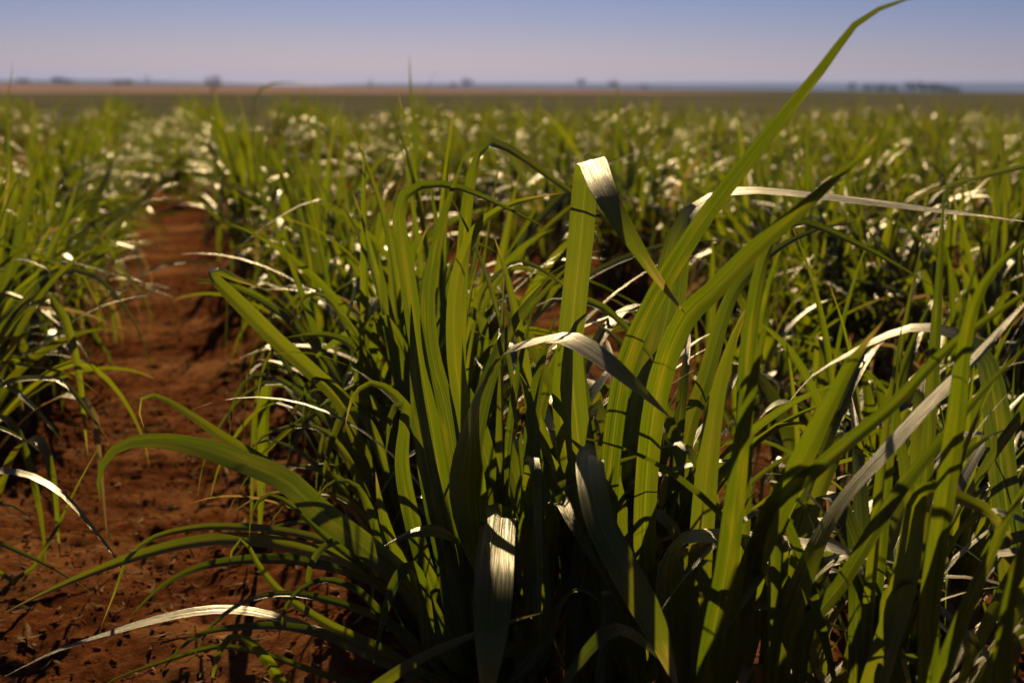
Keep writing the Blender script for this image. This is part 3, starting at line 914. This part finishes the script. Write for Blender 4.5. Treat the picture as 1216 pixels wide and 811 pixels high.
# ------------------------------------------------------------------ litter on the soil
def build_litter():
    b = Buf(); r = random.Random(77)
    for _ in range(5200):
        s = r.uniform(1.2, 9.5) if r.random() < .7 else r.uniform(1.2, 4)
        off = r.choice((-0.05, -0.05, ROW1 + SPACING / 2, ROW1, ROW1 - SPACING, ROW1 + SPACING * 1.5)) + r.gauss(0, 0.33)
        x, y = off * ROW_N + s * ROW_D
        L = r.uniform(0.008, 0.04) * (2.2 if r.random() < .15 else 1); w = r.uniform(0.0012, 0.0042)
        az = r.uniform(0, math.tau); pit = r.gauss(0, 0.18)
        n = 4
        t = np.linspace(-0.5, 0.5, n)
        cur = r.gauss(0, 0.25)
        C = np.stack([x + np.cos(az) * t * L - np.sin(az) * cur * L * t * t, y + np.sin(az) * t * L + np.cos(az) * cur * L * t * t, np.zeros(n)], 1)
        C[:, 2] = ground_z(C[:, 0], C[:, 1]).max() + 0.003 + np.abs(t * L * math.sin(pit))
        side = np.tile([[-math.sin(az), math.cos(az), r.gauss(0, .3)]], (n, 1))
        V, F, UV = ribbon(C, side, np.array([.4, 1, 1, .3]) * w, 3, 0.5, 0, 0)
        b.add(V, F, UV, r.random(), 1)
    tag(link("straw_litter", b.mesh("straw_litter", M_STRAW)), "bits of dry straw strewn on the red soil", "straw", None, "stuff")
    b = Buf()
    ico = [(0, 0, 1), (.894, 0, .447), (.276, .851, .447), (-.724, .526, .447), (-.724, -.526, .447), (.276, -.851, .447),
           (.724, .526, -.447), (-.276, .851, -.447), (-.894, 0, -.447), (-.276, -.851, -.447), (.724, -.526, -.447), (0, 0, -1)]
    fc = [(0, 1, 2), (0, 2, 3), (0, 3, 4), (0, 4, 5), (0, 5, 1), (1, 6, 2), (2, 7, 3), (3, 8, 4), (4, 9, 5), (5, 10, 1), (6, 7, 2), (7, 8, 3),
          (8, 9, 4), (9, 10, 5), (10, 6, 1), (11, 7, 6), (11, 8, 7), (11, 9, 8), (11, 10, 9), (11, 6, 10)]
    ico = np.array(ico)
    for _ in range(11000):
        s = r.uniform(1.2, 9) if r.random() < .6 else r.uniform(1.2, 4.5)
        off = r.choice((-0.05, -0.05, ROW1 + SPACING / 2, ROW1, ROW1 - SPACING)) + r.gauss(0, 0.34)
        x, y = off * ROW_N + s * ROW_D
        R = min(0.009, 0.0022 * math.exp(abs(r.gauss(0, 0.7))))
        V = ico * nr.uniform(0.6, 1.25, (12, 1)) * R * np.array([1, r.uniform(.7, 1.2), r.uniform(.35, .6)])
        a = r.uniform(0, math.tau)
        V = V @ np.array([[math.cos(a), -math.sin(a), 0], [math.sin(a), math.cos(a), 0], [0, 0, 1]])
        V = V + np.array([x, y, float(ground_z(x, y)) + R * 0.1])
        b.add(V, fc, np.zeros((12, 2)), r.random(), 0)
    tag(link("soil_clods", b.mesh("soil_clods", M_CLOD, False)), "crumbled clods of red earth in the furrows", "soil", None, "stuff")
build_litter()

# ------------------------------------------------------------------ trees on the skyline
def tree(px, dist, height, width, label, cat="tree", name="tree", flat=0.5, group="scattered trees on the plain", trunk_h=0.35, seed=0):
    r = random.Random(seed + int(px) * 13)
    d = unproject(px, 104, 1.0) - CAMP
    d = d / math.hypot(d[0], d[1])
    x, y = CAMP[0] + d[0] * dist, CAMP[1] + d[1] * dist
    root = empty(name, (x, y, 0.1))
    tag(root, label, cat, group)
    b = Buf()
    th = height * trunk_h
    V, F, UV = stem_geo((0, 0, -0.3), (r.gauss(0, .05) * height, 0, th), 0.045 * height, 0.028 * height, 7); b.add(V, F, UV, .5, 0)
    tips = []
    for i in range(6):
        a = i * math.tau / 6 + r.uniform(-.4, .4)
        e = np.array([math.cos(a) * width * .32, math.sin(a) * width * .32, th + (height - th) * r.uniform(.35, .7)])
        V, F, UV = stem_geo((0, 0, th * .8), e, 0.02 * height, 0.007 * height, 5); b.add(V, F, UV, .4, 0)
        tips.append(e)
    link("trunk", b.mesh("trunk", M_BARK), root)
    b = Buf()
    cl = tips + [np.array([r.gauss(0, .22) * width, r.gauss(0, .22) * width, th + (height - th) * r.uniform(.3, .9)]) for _ in range(9)]
    for c in cl:
        R = width * r.uniform(.11, .2)
        for _ in range(30):
            p = c + nr.normal(0, 1, 3) * R * np.array([.62, .62, flat])
            p[2] = min(max(p[2], th * .75), height)
            n = nr.normal(0, 1, 3); n /= np.linalg.norm(n)
            u = np.cross(n, [0.3, 0.2, 1]); u /= np.linalg.norm(u); w = np.cross(n, u)
            sz = width * r.uniform(.022, .05)
            b.add([p - u * sz, p - w * sz * .6, p + u * sz, p + w * sz * .6], [(0, 1, 2, 3)], [(0, 0)] * 4, r.random(), 0)
    link("crown", b.mesh("crown", M_TREE, False), root)

tree(253, 150, 1.75, 1.7, "low dark bush standing on the brown ploughed field", "bush", "bush", .6, None, .15)
tree(555, 760, 5.2, 6.6, "round dark tree at the end of the brown ploughed field", trunk_h=.25)
tree(538, 900, 3.4, 5.0, "low pale bush beside the round dark tree", "bush", "bush", group=None, trunk_h=.2)
tree(690, 780, 5.4, 5.6, "flat-topped thorn tree with a bare stem", flat=.22, trunk_h=.6)
tree(728, 820, 4.6, 6.6, "low spreading tree near the flat-topped thorn tree", flat=.3, trunk_h=.4)
tree(440, 950, 5.0, 3.6, "slim lone tree above the brown ploughed field", trunk_h=.3)
tree(766, 800, 2.6, 4.4, "small round bush out on the grey green field", "bush", "bush", group=None, trunk_h=.2)
for i, (px, h, w) in enumerate([(68, 7, 14), (80, 5, 12), (28, 5, 13)]):
    tree(px, 1500, h, w, "hazy tree of the clump behind the brown ploughed field", group="hazy trees behind the ploughed field", trunk_h=.2)
for i, (px, h, w) in enumerate([(140, 4, 12), (152, 4.5, 12)]):
    tree(px, 1400, h, w, "low bush on the skyline edge of the brown ploughed field", "bush", "bush", group="bushes on the skyline", trunk_h=.15)
tree(175, 1300, 8, 4, "thin lone tree on the skyline of the ploughed field", group=None, trunk_h=.5)
for i, (px, h, w) in enumerate([(1084, 5.4, 8), (1097, 4.4, 7), (1110, 4.2, 8), (1123, 3.0, 7), (1134, 2.2, 6)]):
    tree(px, 700, h, w, "tree of the low dark grove on the far field edge", group="grove on the far field edge", trunk_h=.2, flat=.4)
for i, (px, h, w) in enumerate([(1012, 4.6, 5), (1030, 3.4, 6), (1046, 3.6, 7), (1062, 3.2, 6)]):
    tree(px, 720, h, w, "sparse grey bush in the line leading to the dark grove", "bush", "bush", group="line of grey bushes", trunk_h=.2, flat=.4)

# ------------------------------------------------------------------ far hills
def hill(name, px0, px1, dist, hpx, label, seed):
    r = np.random.default_rng(seed)
    n = 60
    V, F = [], []
    rows = 6
    for j in range(rows):
        for i in range(n + 1):
            t = i / n
            px = px0 + (px1 - px0) * t
            d = unproject(px, 104, 1.0) - CAMP
            d = d / math.hypot(d[0], d[1])
            q = j / (rows - 1)
            dd = dist + q * 900
            env = math.sin(math.pi * min(1, max(0, t))) ** 0.45
            hh = hpx / FPX * dist * env * (0.75 + 0.5 * float(vnoise(np.array([t * 6 + seed]), np.array([0.3 + q * .3]), seed)[0])) * math.sin(math.pi * q) ** 0.8
            V.append((CAMP[0] + d[0] * dd, CAMP[1] + d[1] * dd, hh - 0.3 * (hh < 0.5)))
    for j in range(rows - 1):
        for i in range(n):
            a = j * (n + 1) + i
            F.append((a, a + 1, a + n + 2, a + n + 1))
    me = bpy.data.meshes.new(name)
    me.from_pydata(V, [], F)
    me.polygons.foreach_set("use_smooth", np.ones(len(me.polygons), dtype=bool))
    me.materials.append(M_HILL)
    tag(link(name, me), label, None, None, "structure")
hill("hills", 380, 2300, 8200, 13, "long low blue ridge on the horizon", 3)
hill("hills", -700, 330, 7000, 7, "faint low ridge behind the ploughed field", 8)

# ------------------------------------------------------------------ hazy air
def haze():
    x = 11100; z0, z1 = -1.5, 75.0
    V = [(sx * x, sy * x, z) for z in (z0, z1) for sx, sy in ((-1, -1), (1, -1), (1, 1), (-1, 1))]
    F = [(3, 2, 1, 0), (4, 5, 6, 7), (0, 1, 5, 4), (1, 2, 6, 5), (2, 3, 7, 6), (3, 0, 4, 7)]
    me = bpy.data.meshes.new("haze")
    me.from_pydata(V, [], F)
    m, nt, out = new_mat("haze_air")
    pv = node(nt, "ShaderNodeVolumePrincipled")
    pv.inputs["Color"].default_value = (0.42, 0.56, 1.0, 1)
    pv.inputs["Density"].default_value = 0.85e-4
    pv.inputs["Anisotropy"].default_value = 0.2
    nt.links.new(pv.outputs[0], out.inputs["Volume"])
    me.materials.append(m)
    tag(link("haze", me), "thin dusty haze over the plain", None, None, "stuff")
haze()
